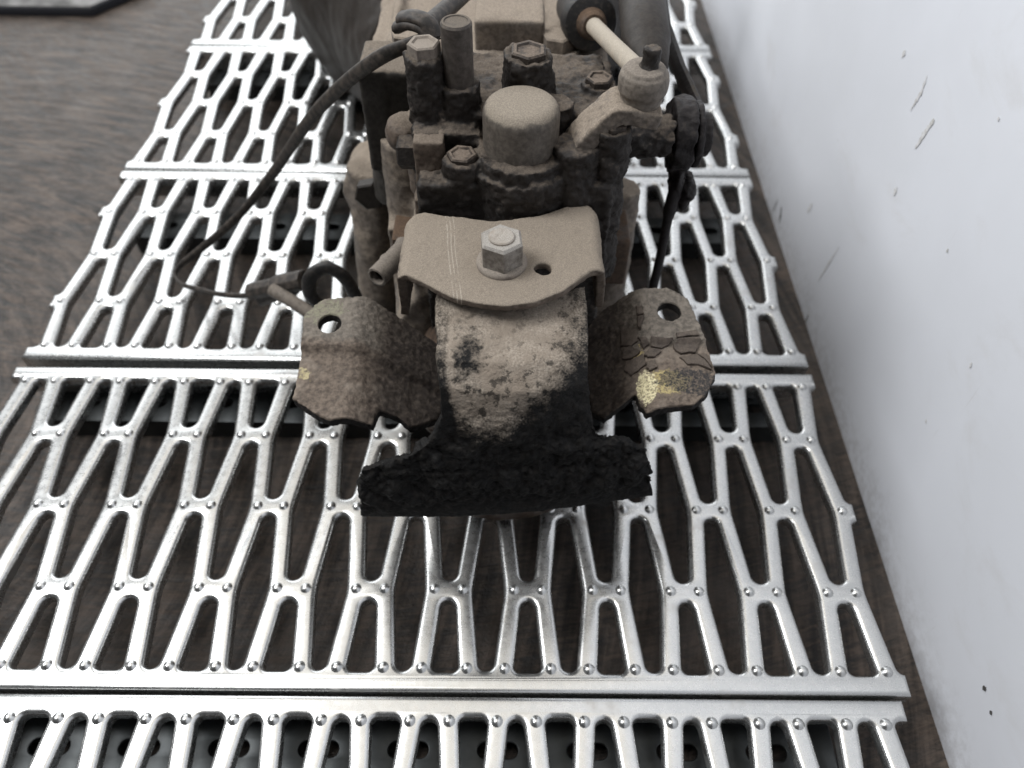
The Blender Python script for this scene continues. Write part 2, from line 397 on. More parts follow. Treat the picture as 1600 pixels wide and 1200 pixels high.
# ------------------------------------------------------------------ grating planks
SX, RS = 0.06, 0.071
HW, TW = 0.0117, 0.0057      # slot half width in the middle and at the tip
TIP, BORD = 0.0635, 0.133
def arc(cx, cy, r, a0, a1, n=5):
    return [(cx+r*math.cos(math.radians(a0+(a1-a0)*i/n)), cy+r*math.sin(math.radians(a0+(a1-a0)*i/n))) for i in range(n+1)]
def slot_half(kind):
    """right half outline (x>=0) from bottom (x=0) to top (x=0), relative to the plank's centre line"""
    if kind == 'mid':  lo, hi, c = -TIP, TIP, 0.0
    if kind == 'low':  lo, hi, c = -BORD+0.001, -RS+TIP, -RS
    if kind == 'wide':
        b = -BORD; t = -RS-0.0085; r = 0.0045
        return [(0, b)]+arc(0.0098-r, b+r, r, -90, 0)+[(TW+0.0003, t-TW)]+arc(0, t-TW, TW, 10, 90)
    return [(0, lo)]+arc(0, lo+TW, TW, -80, -5)+[(HW-0.0004, c-0.006), (HW, c), (HW-0.0004, c+0.006)]+arc(0, hi-TW, TW, 5, 80)+[(0, hi)]
def flip(h): return [(x, -y) for x, y in reversed(h)]
def full(h, cx): return [(cx+x, y) for x, y in h]+[(cx-x, y) for x, y in reversed(h[1:-1])]
HL, HM, HWD = slot_half('low'), slot_half('mid'), slot_half('wide')
HU, HWU = flip(HL), flip(HWD)
def plank_mesh(x0, x1, phase, half_w):
    """phase: x of one node of the outer rows; ends are cut straight through the mesh"""
    cols = {}
    j0 = math.floor((x0-phase)/SX)-1
    A = [phase+SX*j for j in range(j0, j0+18)]; B = [a+SX/2 for a in A]
    holes = []; endL = []; endR = []
    for xs, hs in ((A, (HWD, HM, HWU)), (B, (HL, HU))):
        for x in xs:
            for h in hs:
                if abs(x-x1) < 0.004: endR.append(h)
                elif abs(x-x0) < 0.004: endL.append(h)
                elif x0+0.018 < x < x1-0.018: holes.append(full(h, x))
    mid = lambda h: sum(p[1] for p in h)/len(h)
    rag = random.Random(int(phase*1e4)+7)
    o = [(x0, -half_w), (x1, -half_w)]
    for h in sorted(endR, key=mid): o += [(x1-x if i not in (0, len(h)-1) else x1-0.0006, y) for i, (x, y) in enumerate(h)] if False else [(x1, h[0][1])]+[(x1-x, y) for x, y in h[1:-1]]+[(x1, h[-1][1])]
    o += [(x1, half_w), (x0, half_w)]
    for h in sorted(endL, key=mid, reverse=True): o += [(x0, h[-1][1])]+[(x0+x, y) for x, y in reversed(h[1:-1])]+[(x0, h[0][1])]
    q = [o[0]]
    for p in o[1:]:
        if math.hypot(p[0]-q[-1][0], p[1]-q[-1][1]) > 2e-4: q.append(p)
    me = flat_outline(q, holes, -0.0130, 0.0, 0.0036, 3)
    mb = MB(); me_v = [tuple(v.co) for v in me.vertices]; mb.v = me_v; mb.f = [tuple(p.vertices) for p in me.polygons]
    for sy in (-1, 1):   # turned-down side flanges
        y0 = sy*half_w; y1 = sy*(half_w-0.0025)
        mb.box((x0, min(y0, y1)+0.0001, -0.036), (x1, max(y0, y1)-0.0001, -0.0060))
    def dim(x, y, r=0.0036):
        pr = [(r*1.35, -0.0006), (r*1.05, 0.0004), (r*0.8, 0.0014), (r*0.5, 0.0021), (r*0.15, 0.0024)]
        mb.lathe((x, y, 0), (0, 0, 1), pr, 12)
    for x in A:
        for y in (-RS, RS):
            for d in (-0.0108, 0.0108):
                if x0+0.003 < x+d < x1-0.003: dim(x+d, y)
        for y in (-0.1305, 0.1305):
            for d in (-0.0165, 0.0165):
                if x0+0.003 < x+d < x1-0.003: dim(x+d, y)
    for x in B:
        for d in (-0.0108, 0.0108):
            if x0+0.003 < x+d < x1-0.003: dim(x+d, 0)
    vv = np.array(mb.v); q2 = vv.copy(); q2[:, 2] = phase*50; wv = fbm(q2, 14, 2, int(abs(x1)*1e3)+int(phase*1e3))*0.0007
    vv[:, 2] += wv; vv[:, 0] += fbm(q2+3.1, 40, 2, 5)*0.0004; mb.v = [tuple(v) for v in vv]
    out = bpy.data.meshes.new('plank'); out.from_pydata(mb.v, [], mb.f); out.update()
    bm = bmesh.new(); bm.from_mesh(out); bmesh.ops.recalc_face_normals(bm, faces=bm.faces); bm.to_mesh(out); bm.free()
    return out
planks = [
    (1.220, -0.465, 0.285, 0.015, 'galvanised grating plank farthest from the camera, behind the gearbox'),
    (0.922, -0.465, 0.285, 0.045, 'galvanised grating plank under the bell housing, second from the far end'),
    (0.623, -0.465, 0.285, 0.015, 'galvanised grating plank under the middle of the gearbox, third from the far end'),
    (0.318, -0.465, 0.285, 0.015, 'galvanised grating plank below the black mount foot, second from the near end'),
    (0.021, -0.4630, 0.277, 0.037, 'galvanised grating plank nearest the camera, cut off by the bottom edge')]
for yc, x0, x1, ph, lab in planks:
    o = obj('grating_plank', plank_mesh(x0, x1, ph, 0.1472), M_galv, ang=50)
    o.location = (0, yc, 0); o.rotation_euler = (0, 0, math.radians(random.uniform(-0.12, 0.12)))
    tag(o, lab, 'grating', 'steel grating planks laid side by side')

# slotted support rails under the joints
def rail(y0, x0, x1, lab):
    wd = 0.046; holes = []; x = x0+0.03
    while x < x1-0.03:
        holes.append(arc(x+0.009, 0, 0.0055, -90, 90, 8)+arc(x-0.009, 0, 0.0055, 90, 270, 8)); x += 0.064
    e = empty('support_rail', ((x0+x1)/2, y0, FZ)); tag(e, lab, 'rail', 'slotted steel rails under the grating')
    me = flat_outline([(x0, -wd/2), (x1, -wd/2), (x1, wd/2), (x0, wd/2)], holes, -0.0405, -0.037, 0.001)
    me.transform(Matrix.Translation((0, y0, 0))); obj('slotted_web', me, M_rail, e)
    for sy in (-1, 1):
        ya = y0+sy*(wd/2-0.003); mb = MB(); mb.box((x0, min(ya, ya+sy*0.003), FZ+0.001), (x1, max(ya, ya+sy*0.003), -0.0372)); obj('rail_side', mb, M_rail, e, sm=False)
rail(0.142, -0.42, 0.235, 'dark slotted steel rail under the nearest grating plank')
rail(0.452, -0.44, 0.262, 'dark slotted steel rail under the plank below the black mount foot')
rail(0.716, -0.44, 0.262, 'dark slotted steel rail under the middle grating plank')
rail(1.05, -0.44, 0.262, 'dark slotted steel rail under the far grating planks')

# ------------------------------------------------------------------ the gearbox
G = empty('gearbox', (-0.02, 0.62, 0.0))
tag(G, 'dust covered used manual gearbox with black greasy rear mount lying on steel grating', 'gearbox')
up = Vector((0, 0, 1))

# main casing ------------------------------------------------------
mb = MB()
mb.box((-0.128, 0.545, 0.02), (0.082, 1.02, 0.150))
mb.box((-0.118, 0.560, 0.10), (0.078, 1.02, 0.236))
mb.box((-0.150, 0.60, 0.03), (0.100, 1.02, 0.10))
mb.cyl((-0.012, 0.42, 0.085), (-0.03, 1.0, 0.10), 0.082, 0.105)
mb.box((-0.074, 0.425, 0.03), (0.066, 0.58, 0.185))
mb.box((-0.098, 0.47, 0.02), (-0.06, 0.60, 0.165))
mb.cyl((-0.130, 0.535, 0.0), (-0.118, 0.560, 0.160), 0.018, 0.024)
mb.cyl((-0.080, 0.470, 0.0), (-0.080, 0.505, 0.225), 0.017, 0.020)
mb.cyl((0.085, 0.50, 0.02), (0.088, 0.52, 0.17), 0.018)
mb.cyl((-0.124, 0.552, 0.135), (-0.124, 0.60, 0.135), 0.024)
mb.box((-0.036, 0.52, 0.17), (0.078, 0.62, 0.228))
mb.box((-0.036, 0.556, 0.2), (0.074, 0.64, 0.241))
for x in (-0.10, -0.06, 0.02, 0.06): mb.box((x-0.003, 0.60, 0.2), (x+0.003, 1.0, 0.244))
me = vox(mb, 0.0026, 5); rough(me, (0.0012, 60, 3), (0.0004, 260, 2))
case = obj('main_casing', me, M_case, G, 60)
mb = MB(); mb.box((-0.031, 0.600, 0.222), (0.025, 0.645, 0.265)); me = vox(mb, 0.0014, 22)
rough(me, (0.0003, 120, 2)); obj('raised_cover', me, M_case, case, 60)
# bell housing
mb = MB(); mb.lathe((-0.046, 0.785, 0.105), (-0.05, 1, 0), [(0.115, 0), (0.135, 0.05), (0.165, 0.12), (0.215, 0.20), (0.235, 0.24), (0.24, 0.30)], 48)
me = vox(mb, 0.0034, 4); v = getv(me); v[:, 2] = np.maximum(v[:, 2], 0.001); setv(me, v); rough(me, (0.0015, 40, 3))
bell = obj('bell_housing', me, M_bell, G, 60)
# upper left block with dark face
mb = MB(); a1 = P(556, 112, Y=0.500); b1 = P(610, 268, Y=0.500); b2 = P(648, 222, Y=0.500)
mb.box((a1.x, 0.500, b1.z), (b1.x+0.004, 0.545, a1.z)); mb.box((b1.x-0.004, 0.501, b2.z), (b2.x+0.01, 0.545, a1.z-0.001))
mb.cyl((a1.x+0.014, 0.522, b1.z-0.035), (a1.x+0.018, 0.516, b1.z+0.02), 0.020, 0.0165)
me = vox(mb, 0.0016, 8); rough(me, (0.0006, 60, 3), (0.0002, 300, 2)); blk = obj('side_cover', me, dusty('cover_paint', (0.24, 0.20, 0.16), (0.030, 0.027, 0.024), 0.05, 0.3, 1.1), G, 60)

# output end under the mount
mb = MB(); mb.lathe((-0.006, 0.298, 0.064), (0.0, 1, 0), [(0.040, 0), (0.056, 0.004), (0.060, 0.010), (0.060, 0.020), (0.05, 0.026), (0.05, 0.06), (0.072, 0.075), (0.075, 0.16)], 40)
me = vox(mb, 0.0018, 2); rough(me, (0.0008, 120, 3)); obj('output_flange', me, M_rust, G, 60)

# tail housing --------------------------------------------------------
def top(x, y, Y): return P(x, y, Y=Y)
mb = MB()
mb.box((-0.062, 0.412, 0.10), (0.066, 0.520, 0.248))
mb.cyl((0.006, 0.442, 0.10), (0.006, 0.436, 0.256), 0.036)
mb.box((-0.066, 0.47, 0.10), (0.072, 0.545, 0.262))
mb.box((-0.058, 0.450, 0.2), (0.064, 0.530, 0.276))
mb.box((-0.066, 0.44, 0.2), (-0.02, 0.48, 0.268))
mb.cyl((0.006, 0.432, 0.20), (0.006, 0.432, 0.264), 0.029)
def boss(x, y, Y, r, drop, r2=None):
    t_ = top(x, y, Y); mb.cyl(t_-up*drop, t_, r2 or r*1.12, r); return t_
tA = boss(663, 84, 0.462, 0.0125, 0.10)
tB = boss(717, 128, 0.462, 0.0135, 0.08, 0.0165); mb.cyl(tB-up*0.09, tB-up*0.022, 0.019, 0.0185)
tC = boss(826, 84, 0.475, 0.0158, 0.07, 0.0195)
tE = boss(722, 247, 0.424, 0.0125, 0.09)
tK = boss(957, 198, 0.428, 0.0118, 0.12)
tL = boss(936, 128, 0.485, 0.0115, 0.06)
tN = boss(872, 160, 0.455, 0.010, 0.05)
f0 = P(645, 212, Y=0.438); f1 = P(700, 305, Y=0.438); mb.cyl(P(900, 225, Y=0.425)-up*0.05, P(900, 225, Y=0.425), 0.017, 0.014)
mb.cyl(P(968, 210, Y=0.46), P(1046, 212, Y=0.462), 0.0155, 0.0130)
me = vox(mb, 0.0013, 5)
rough(me, (0.0012, 70, 3), (0.0011, 240, 3), (0.0005, 700, 2))
tail = obj('tail_housing', me, M_tail, G, 75)

def bolt(x, y, Y, R, h, mat, par, rot=0.3, dish=True, name='bolt_head', c=None):
    c = top(x, y, Y) if c is None else c; mb = MB()
    pr = [(R, -0.004), (R, h-0.001), (R*0.9, h)]
    if dish: pr += [(R*0.72, h), (R*0.62, h-0.0012), (R*0.2, h-0.0014)]
    mb.lathe(c, (0, 0, 1), pr, 6 if not dish else 6, (math.cos(rot), math.sin(rot), 0))
    return obj(name, mb, mat, par, 30)
bolt(663, 84, 0.462, 0.0105, 0.008, M_bolt, tail, 0.2)
bolt(826, 84, 0.475, 0.0125, 0.0035, M_grime, tail, 0.5)
bolt(722, 247, 0.424, 0.0100, 0.004, M_grime, tail, 0.9)
bolt(957, 198, 0.428, 0.0100, 0.004, M_grime, tail, 0.4)
bolt(936, 128, 0.485, 0.0095, 0.004, M_grime, tail, 0.1)
mb = MB(); mb.lathe(tB-up*0.02, (0, 0, 1), [(0.0098, 0), (0.0098, 0.058), (0.0088, 0.0595), (0.0076, 0.0595), (0.0072, 0.0588), (0.002, 0.0586)], 32)
obj('guide_pin', mb, dusty('pin_steel', (0.20, 0.17, 0.14), (0.05, 0.043, 0.038), 0.25, 0.3, 0.9, 1500), tail, 30)
# breather cap (dome)
mb = MB(); c_ = P(815, 152, Y=0.438); base = Vector((c_.x, 0.436, 0.258)); ht = 0.0365; R = 0.0245; rr = 0.0085
pr = [(R*0.985, -0.01), (R, 0.0), (R, ht-rr)]+[(R-rr+rr*math.cos(a*math.pi/16), ht-rr+rr*math.sin(a*math.pi/16)) for a in range(1, 9)]+[(0.006, ht+0.0004)]
mb.lathe(base, (0, 0, 1), pr, 56); obj('breather_cap', mb, M_cap, tail, 50)
mb = MB(); mb.box((f0.x, 0.430, f1.z-0.03), (f1.x, 0.485, f0.z)); mb.box((f0.x-0.002, 0.427, f1.z-0.03), (f1.x+0.004, 0.48, f1.z+0.004))
mb.ball(P(632, 207, Y=0.462), 0.0135); mb.ball(P(664, 198, Y=0.465), 0.0150); mb.cyl(P(632, 207, Y=0.462), P(690, 205, Y=0.47), 0.0128); mb.cyl(P(664, 200, Y=0.465)-up*0.05, P(664, 200, Y=0.465), 0.0145)
me = vox(mb, 0.0012, 9); rough(me, (0.0006, 90, 3), (0.0003, 400, 2)); obj('side_flange', me, dusty('flange_brown', (0.24, 0.195, 0.155), (0.075, 0.058, 0.046), 0.45, 0.5, 0.6), tail, 60)
# side plug with hex head, pointing left
p0 = P(646, 238, Y=0.447); mb = MB(); mb.hexa(p0+Vector((0.004, 0, 0)), (-1, 0.05, 0), 0.0118, 0.014, up=(0, 0.3, 1)); obj('side_plug', mb, M_tail, tail, 30)
# small background bolts on the casing
for x, y, Y, R in ((638, 58, 0.57, 0.0135), (872, 62, 0.60, 0.013)):
    c_ = top(x, y, Y); mb = MB(); mb.cyl(c_-up*0.05, c_-up*0.006, R*1.7, R*1.35); mb.hexa(c_-up*0.007, (0, 0, 1), R, 0.012); obj('casing_bolt', mb, M_case, case, 30)
c_ = P(578, 312, Y=0.515); mb = MB(); mb.hexa(c_+Vector((0, 0.012, 0)), (0, -1, 0.25), 0.0135, 0.014, up=(0.3, 0, 1)); obj('casing_bolt', mb, M_bell, case, 30)
c_ = P(640, 380, Y=0.46); mb = MB(); mb.box((c_.x-0.012, 0.45, c_.z-0.01), (c_.x+0.012, 0.48, c_.z+0.012)); obj('casing_lug', vox(mb, 0.0012, 6), M_rust, case, 50)
c_ = P(958, 380, Y=0.455); mb = MB(); mb.box((c_.x-0.010, 0.44, c_.z-0.03), (c_.x+0.011, 0.48, c_.z+0.014)); obj('casing_lug', vox(mb, 0.0014, 6), M_rust, case, 50)

# selector lever with ball joint --------------------------------------
path = [P(885, 245, Y=0.420), P(905, 222, Y=0.420), P(930, 196, Y=0.420), P(952, 178, Y=0.420), P(975, 171, Y=0.420), P(1036, 180, Y=0.422)]
path = bez(path, 8); rowsv = []
for i, p in enumerate(path):
    t_ = (path[min(i+1, len(path)-1)]-path[max(i-1, 0)]); t_.y = 0; t_.normalize(); n_ = Vector((-t_.z, 0, t_.x))
    wd = 0.030-0.004*math.sin(i/len(path)*3.1)
    rowsv.append([p+Vector((0, -0.001, 0)), p+Vector((0, wd*0.33, 0.0006)), p+Vector((0, wd*0.66, 0.0006)), p+Vector((0, wd, 0))])
mb = MB(); mb.sheet(rowsv, 0.0110); mb2 = vox(mb, 0.001, 4)
vv = getv(mb2)
if vv[:, 2].mean() > np.mean([p.z for p in path]): pass
rough(mb2, (0.0007, 110, 3), (0.0003, 420, 2)); lever = obj('selector_lever', mb2, M_case, G, 60)
jb = P(1002, 152, Y=0.434); mb = MB()
mb.lathe(jb, (0, 0, 1), [(0.012, -0.004), (0.0132, 0.0), (0.0134, 0.003), (0.0152, 0.006), (0.0155, 0.012), (0.0145, 0.0165), (0.0128, 0.0175), (0.0122, 0.0195), (0.0075, 0.0205), (0.005, 0.0205)], 40)
obj('ball_joint', vox(mb, 0.0009, 2), M_pipe, lever, 50)
mb = MB(); s0 = jb+Vector((0.002, 0.0, 0.017)); mb.lathe(s0, (0.06, 0.02, 1), [(0.0066, 0), (0.0066, 0.003), (0.0055, 0.0035), (0.0054, 0.013), (0.0046, 0.0146), (0.002, 0.0146)], 20)
obj('ball_stud', rough(vox(mb, 0.0007, 1), (0.0006, 300, 2)), M_tail, lever, 50)
# selector rod and boot
ra = jb+Vector((-0.003, 0.010, 0.012)); rb = P(927, 40, Y=0.585)
mb = MB(); mb.tube([ra, ra.lerp(rb, 0.5), rb], [0.0062, 0.0060, 0.0064], 20); rod = obj('selector_rod', mb, M_rod, G, 50)
ax = (rb-ra).normalized(); mb = MB()
mb.lathe(rb-ax*0.004, ax, [(0.0085, 0), (0.0105, 0.003), (0.0105, 0.010), (0.0125, 0.013)], 24); obj('rod_collar', mb, M_rust, rod, 40)
mb = MB(); mb.lathe(rb+ax*0.008, ax, [(0.012, 0), (0.020, 0.002), (0.0215, 0.005), (0.0215, 0.02), (0.018, 0.04), (0.016, 0.08)], 40); obj('rubber_boot', mb, M_rubber, rod, 40)
# tube, bar and lever at the right ------------------------------------
ta = P(1014, 112, Y=0.505); tb = P(1000, -30, Y=0.62); ax = (tb-ta).normalized(); L = (tb-ta).length
mb = MB(); mb.lathe(ta, ax, [(0.011, 0), (0.013, 0.002), (0.0155, 0.02), (0.0165, 0.03), (0.0175, 0.034), (0.0175, L*0.75), (0.016, L*0.78), (0.016, L)], 36); obj('slave_cylinder', mb, M_bell, G, 40)
mb = MB(); mb.tube([P(1032, -10, Y=0.66), P(1040, 45, Y=0.62), P(1062, 110, Y=0.56), P(1092, 178, Y=0.50)], 0.0062, 10, (0.7, 1.3)); obj('link_bar', mb, M_dark, G, 50)
mb = MB()
def ydisc(mb, c, r, x0, x1, sq=1.0, n=36):
    vs = []; 
    for xx in (x0, x1):
        for k_ in range(n):
            an = 2*math.pi*k_/n; vs.append((xx, c[1]+r*math.cos(an), c[2]+r*sq*math.sin(an)))
    mb.add(vs, [(k_, (k_+1) % n, n+(k_+1) % n, n+k_) for k_ in range(n)]+[tuple(range(n-1, -1, -1)), tuple(range(n, 2*n))])
lc = P(1064, 210, Y=0.475); ll = P(1044, 320, Y=0.468)
ydisc(mb, lc, 0.0255, lc.x-0.008, lc.x+0.006)
Lp = [Vector((lc.x-0.001, lc.y, lc.z)), Vector((ll.x+0.004, ll.y, ll.z))]
mb.tube([Lp[0], Lp[0].lerp(Lp[1], 0.5), Lp[1]], [0.022, 0.017, 0.011], 20, (0.32, 1.0), up=(0, 1, 0))
me = vox(mb, 0.0012, 4); rough(me, (0.0016, 120, 3)); sl2 = obj('side_lever', me, M_dark, G, 60)
mb = MB(); ydisc(mb, lc, 0.0225, lc.x+0.0075, lc.x+0.0125); ydisc(mb, lc, 0.015, lc.x+0.0135, lc.x+0.019); obj('lever_washer', rough(vox(mb, 0.0012, 2), (0.0008, 150, 3)), M_dark, sl2, 50)
c_ = P(1070, 298, Y=0.468); mb = MB(); mb.ball(c_, 0.012, 24, (0.6, 1.0, 1.15)); mb.ball(c_+Vector((-0.004, 0.004, 0.006)), 0.009); me = vox(mb, 0.0012, 2); rough(me, (0.0025, 160, 3)); obj('lever_clip', me, M_dark, sl2, 60)
mb = MB(); mb.tube(bez([P(1060, 280, Y=0.462), P(1046, 330, Y=0.458), P(1032, 400, Y=0.455), P(1020, 452, Y=0.452), P(1014, 500, Y=0.45)], 5), [0.0048]*6+[0.0036]*15, 12); obj('lever_rod', mb, M_dark, sl2, 50)

# pipe stub, left -----------------------------------------------------
pa = P(588, 434, Y=0.405); pb = P(636, 384, Y=0.440); ax = (pb-pa).normalized(); L = (pb-pa).length
mb = MB(); mb.lathe(pa, ax, [(0.0055, 0.012), (0.0055, 0.0005), (0.0062, 0), (0.0076, 0.0003), (0.0078, 0.001), (0.0076, 0.014), (0.0086, 0.017), (0.0076, 0.021), (0.0078, 0.034), (0.0088, 0.038), (0.008, L)], 30)
pipe = obj('breather_pipe', mb, M_pipe, G, 45)
mb = MB(); mb.cyl(pa+ax*0.006, pa+ax*0.010, 0.0056); obj('pipe_bore', mb, M_bore, pipe, 40)

# cable loom, left ----------------------------------------------------
cp = bez([P(668, 62, Y=0.488), P(640, 70, Y=0.484), P(590, 92, Y=0.488), P(530, 138, Y=0.52), P(480, 192, Y=0.555), P(420, 280, Y=0.60), P(365, 345, Y=0.59), P(310, 392, Y=0.585), P(283, 414, Y=0.58), P(274, 430, Y=0.572), P(284, 444, Y=0.56), P(310, 452, Y=0.545), P(345, 460, Y=0.532), P(385, 462, Y=0.52), P(402, 455, Y=0.512)], 6)
n_ = len(cp); rs = [0.0050 if i < n_*0.3 else 0.0050-0.0018*min(1, (i/n_-0.3)/0.35) for i in range(n_)]
mb = MB(); mb.tube(cp, rs, 12, (0.55, 1.0)); cable = obj('wiring_cable', mb, M_cable, G, 60)
q0 = P(392, 455, Y=0.510); q1 = P(476, 437, Y=0.492); mb = MB()
mb.tube([q0, q0.lerp(q1, 0.45), q0.lerp(q1, 0.5), q1], [0.0085, 0.0085, 0.0105, 0.010], 8, (1, 0.9)); mb.tube([q0+Vector((0.006, 0.0, -0.012)), q1+Vector((-0.01, 0.0, -0.010))], 0.006, 8)
obj('cable_plug', vox(mb, 0.001, 2), M_cable, cable, 40)
mb = MB(); mb.tube([P(424, 452, Y=0.487), P(452, 468, Y=0.478), P(492, 494, Y=0.466)], 0.0058, 14); obj('plug_tube', mb, M_pipe, cable, 50)
hk = bez([P(502, 480, Y=0.462), P(484, 458, Y=0.462), P(486, 432, Y=0.464), P(508, 419, Y=0.466), P(532, 428, Y=0.466), P(548, 448, Y=0.466), P(562, 478, Y=0.466)], 6)
mb = MB(); mb.tube(hk, 0.0050, 12, (1.2, 0.8), up=(0, 1, 0)); obj('lifting_hook', mb, M_rubber, G, 60)
for d_ in (0, 1):
    hk = bez([P(622+d_*6, 42-d_*14, Y=0.50), P(640+d_*6, 36-d_*10, Y=0.495), P(664+d_*4, 44-d_*8, Y=0.49), P(676, 66-d_*6, Y=0.485)], 6)
    mb = MB(); mb.tube(hk, 0.0068, 10, (1.0, 0.6)); obj('cable_clip', mb, M_cable, cable, 60)
mb = MB(); mb.tube([P(668, 40, Y=0.52), P(700, 12, Y=0.56), P(735, -20, Y=0.60)], 0.0065, 10); obj('upper_hose', mb, M_cable, G, 60)

# ------------------------------------------------------------------ rear mount: saddle plate
bx = [-0.072, -0.066, -0.060, -0.041, -0.012, 0.017, 0.036, 0.043, 0.050, 0.057, 0.066]
by = [0.390, 0.397, 0.403, 0.3985, 0.394, 0.399, 0.4095, 0.4130, 0.4115, 0.4050, 0.400]
fx = [-0.072, -0.062, -0.057, -0.037, -0.020, -0.003, 0.014, 0.031, 0.048, 0.053, 0.066]
fy = [0.343, 0.342, 0.339, 0.325, 0.319, 0.317, 0.3205, 0.330, 0.3475, 0.349, 0.352]
ZP = 0.235
sec = [(-0.0715, ZP-0.042), (-0.0705, ZP-0.028), (-0.0700, ZP-0.014)]
sec += [(-0.0700+0.008-0.008*math.cos(a*math.pi/12), ZP-0.008+0.008*math.sin(a*math.pi/12)) for a in range(0, 7)]
sec += [(x, ZP) for x in np.linspace(-0.056, 0.048, 26)]
sec += [(0.050+0.008*math.sin(a*math.pi/12), ZP-0.008+0.008*math.cos(a*math.pi/12)) for a in range(0, 7)]
sec += [(0.0590, ZP-0.015), (0.0600, ZP-0.028), (0.0605, ZP-0.040)]
rowsp = []
for x, z in sec:
    b_ = float(np.interp(x, bx, by)); f_ = float(np.interp(x, fx, fy))
    if z < ZP-0.005: f_ += 0.002+0.10*(ZP-z); b_ -= 0.0
    rowsp.append([Vector((x, b_+(f_-b_)*t, z)) for t in np.linspace(0, 1, 14)])
mb = MB(); mb.sheet(rowsp, -0.0052)
hc = P(848, 420, Z=ZP); ct = MB(); ct.cyl((hc.x, hc.y, ZP-0.03), (hc.x, hc.y, ZP+0.03), 0.0058, n=32)
me = vox(mb, 0.0008, 1, cut=ct)
if getv(me)[:, 2].max() > ZP+0.003: pass
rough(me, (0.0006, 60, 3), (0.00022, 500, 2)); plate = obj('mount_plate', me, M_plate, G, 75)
nc = P(784, 410, Z=ZP); nb = Vector((nc.x, nc.y, ZP))
mb = MB(); mb.lathe(nb, (0, 0, 1), [(0.0156, -0.001), (0.0158, 0.0008), (0.0146, 0.0028), (0.013, 0.0032)], 40); obj('nut_flange', mb, M_bolt, plate, 50)
mb = MB(); mb.lathe(nb+up*0.0030, (0, 0, 1), [(0.0138, 0), (0.0138, 0.0150), (0.0122, 0.0166), (0.0096, 0.0166)], 6, (math.cos(0.52+0.10), math.sin(0.52+0.10), 0)); obj('nut', mb, dusty('nut_steel', (0.47, 0.44, 0.40), (0.13, 0.115, 0.10), 0.5, 0.25, 0.6, 1800), plate, 25)
mb = MB(); mb.lathe(nb+up*0.008, (0, 0, 1), [(0.0092, 0), (0.0092, 0.0106), (0.0086, 0.0110), (0.0079, 0.0108), (0.0078, 0.0124), (0.0071, 0.0130), (0.0055, 0.0130), (0.001, 0.0129)], 32); obj('bolt_end', mb, dusty('bolt_face', (0.50, 0.46, 0.41), (0.20, 0.17, 0.14), 0.5, 0.3, 0.4, 1800), plate, 40)

# rear mount: stem and foot (greasy)
rw = [((680, 455), (915, 446), 0.342), ((680, 470), (915, 460), 0.336), ((681, 500), (917, 492), 0.322), ((683, 530), (920, 522), 0.307), ((684, 560), (921, 552), 0.294), ((686, 605), (921, 596), 0.281),
      ((689, 648), (922, 636), 0.275), ((684, 672), (924, 660), 0.272), ((668, 694), (934, 676), 0.270), ((640, 712), (962, 686), 0.268), ((606, 724), (992, 694), 0.267), ((564, 736), (1012, 702), 0.266),
      ((562, 760), (1016, 722), 0.263), ((562, 785), (1019, 750), 0.261), ((563, 808), (1021, 775), 0.260)]
rows = []
for (l_, r_, Yc) in rw:
    A_ = P(*l_, Y=Yc-0.006); B_ = P(*r_, Y=Yc+0.006)
    rows.append([A_.lerp(B_, t) + Vector((0, -0.006*math.sin(math.pi*t), 0)) for t in np.linspace(0, 1, 40)])
fine = []
for i in range(len(rows)-1):
    for s_ in range(5): fine.append([a_.lerp(b_, s_/5) for a_, b_ in zip(rows[i], rows[i+1])])
fine.append(rows[-1])
mb = MB(); mb.sheet(fine, 0.008)
me = vox(mb, 0.0010, 2); zr = P(790, 690, Y=0.270).z; zl0 = P(563, 808, Y=0.254); zr0 = P(1021, 775, Y=0.266)
low = lambda v: np.clip((zr+0.045-v[:, 2])/0.05, 0, 1)
edge = lambda v: np.clip((v[:, 2]-(zl0.z+(v[:, 0]-zl0.x)/(zr0.x-zl0.x)*(zr0.z-zl0.z))-0.004)/0.012, 0.08, 1)
rough(me, (0.0016, 34, 2, edge), (0.0030, 110, 4, lambda v: low(v)*edge(v)), (0.0010, 480, 3, lambda v: low(v)*edge(v)), (0.0003, 700, 2))
k = Mt('greasy_mount', 0.7, 0, 0.22)
X_, Y_, Z_ = k.sep()[0:3]
a = k.noise(38, 7, 0.68); b = k.noise(170, 6, 0.65); c = k.noise(800, 3, 0.6)
# grease climbs the stem: more at the right, less in a tongue left of centre
zb = k.mth('ADD', k.mth('MULTIPLY', k.mth('MAXIMUM', k.mth('ADD', X_, 0.004), 0.0), 0.72), k.step(X_, -0.0300, -0.0385, 0.184, 0.222))
t = k.mth('ADD', k.mth('SUBTRACT', Z_, zb), k.mth('MULTIPLY', k.mth('SUBTRACT', a, 0.5), 0.040))
t = k.mth('ADD', t, k.mth('MULTIPLY', k.mth('SUBTRACT', b, 0.5), 0.030))
dust = k.step(k.mth('ADD', t, k.mth('MULTIPLY', k.mth('SUBTRACT', c, 0.5), 0.022)), -0.010, 0.014)
spot = k.dist(P(733, 556, Y=0.293), (1, 0.4, 0.8)); spot = k.step(k.mth('ADD', spot, k.mth('MULTIPLY', k.mth('SUBTRACT', b, 0.5), 0.03)), 0.0015, 0.012)
fl = k.step(k.mth('ADD', b, k.mth('MULTIPLY', a, 0.5)), 0.60, 0.70); fl = k.mth('MAXIMUM', fl, k.step(Z_, 0.212, 0.228))
dust = k.mth('MULTIPLY', dust, k.mth('MULTIPLY', spot, k.mth('ADD', k.mth('MULTIPLY', fl, 0.75), 0.25)))
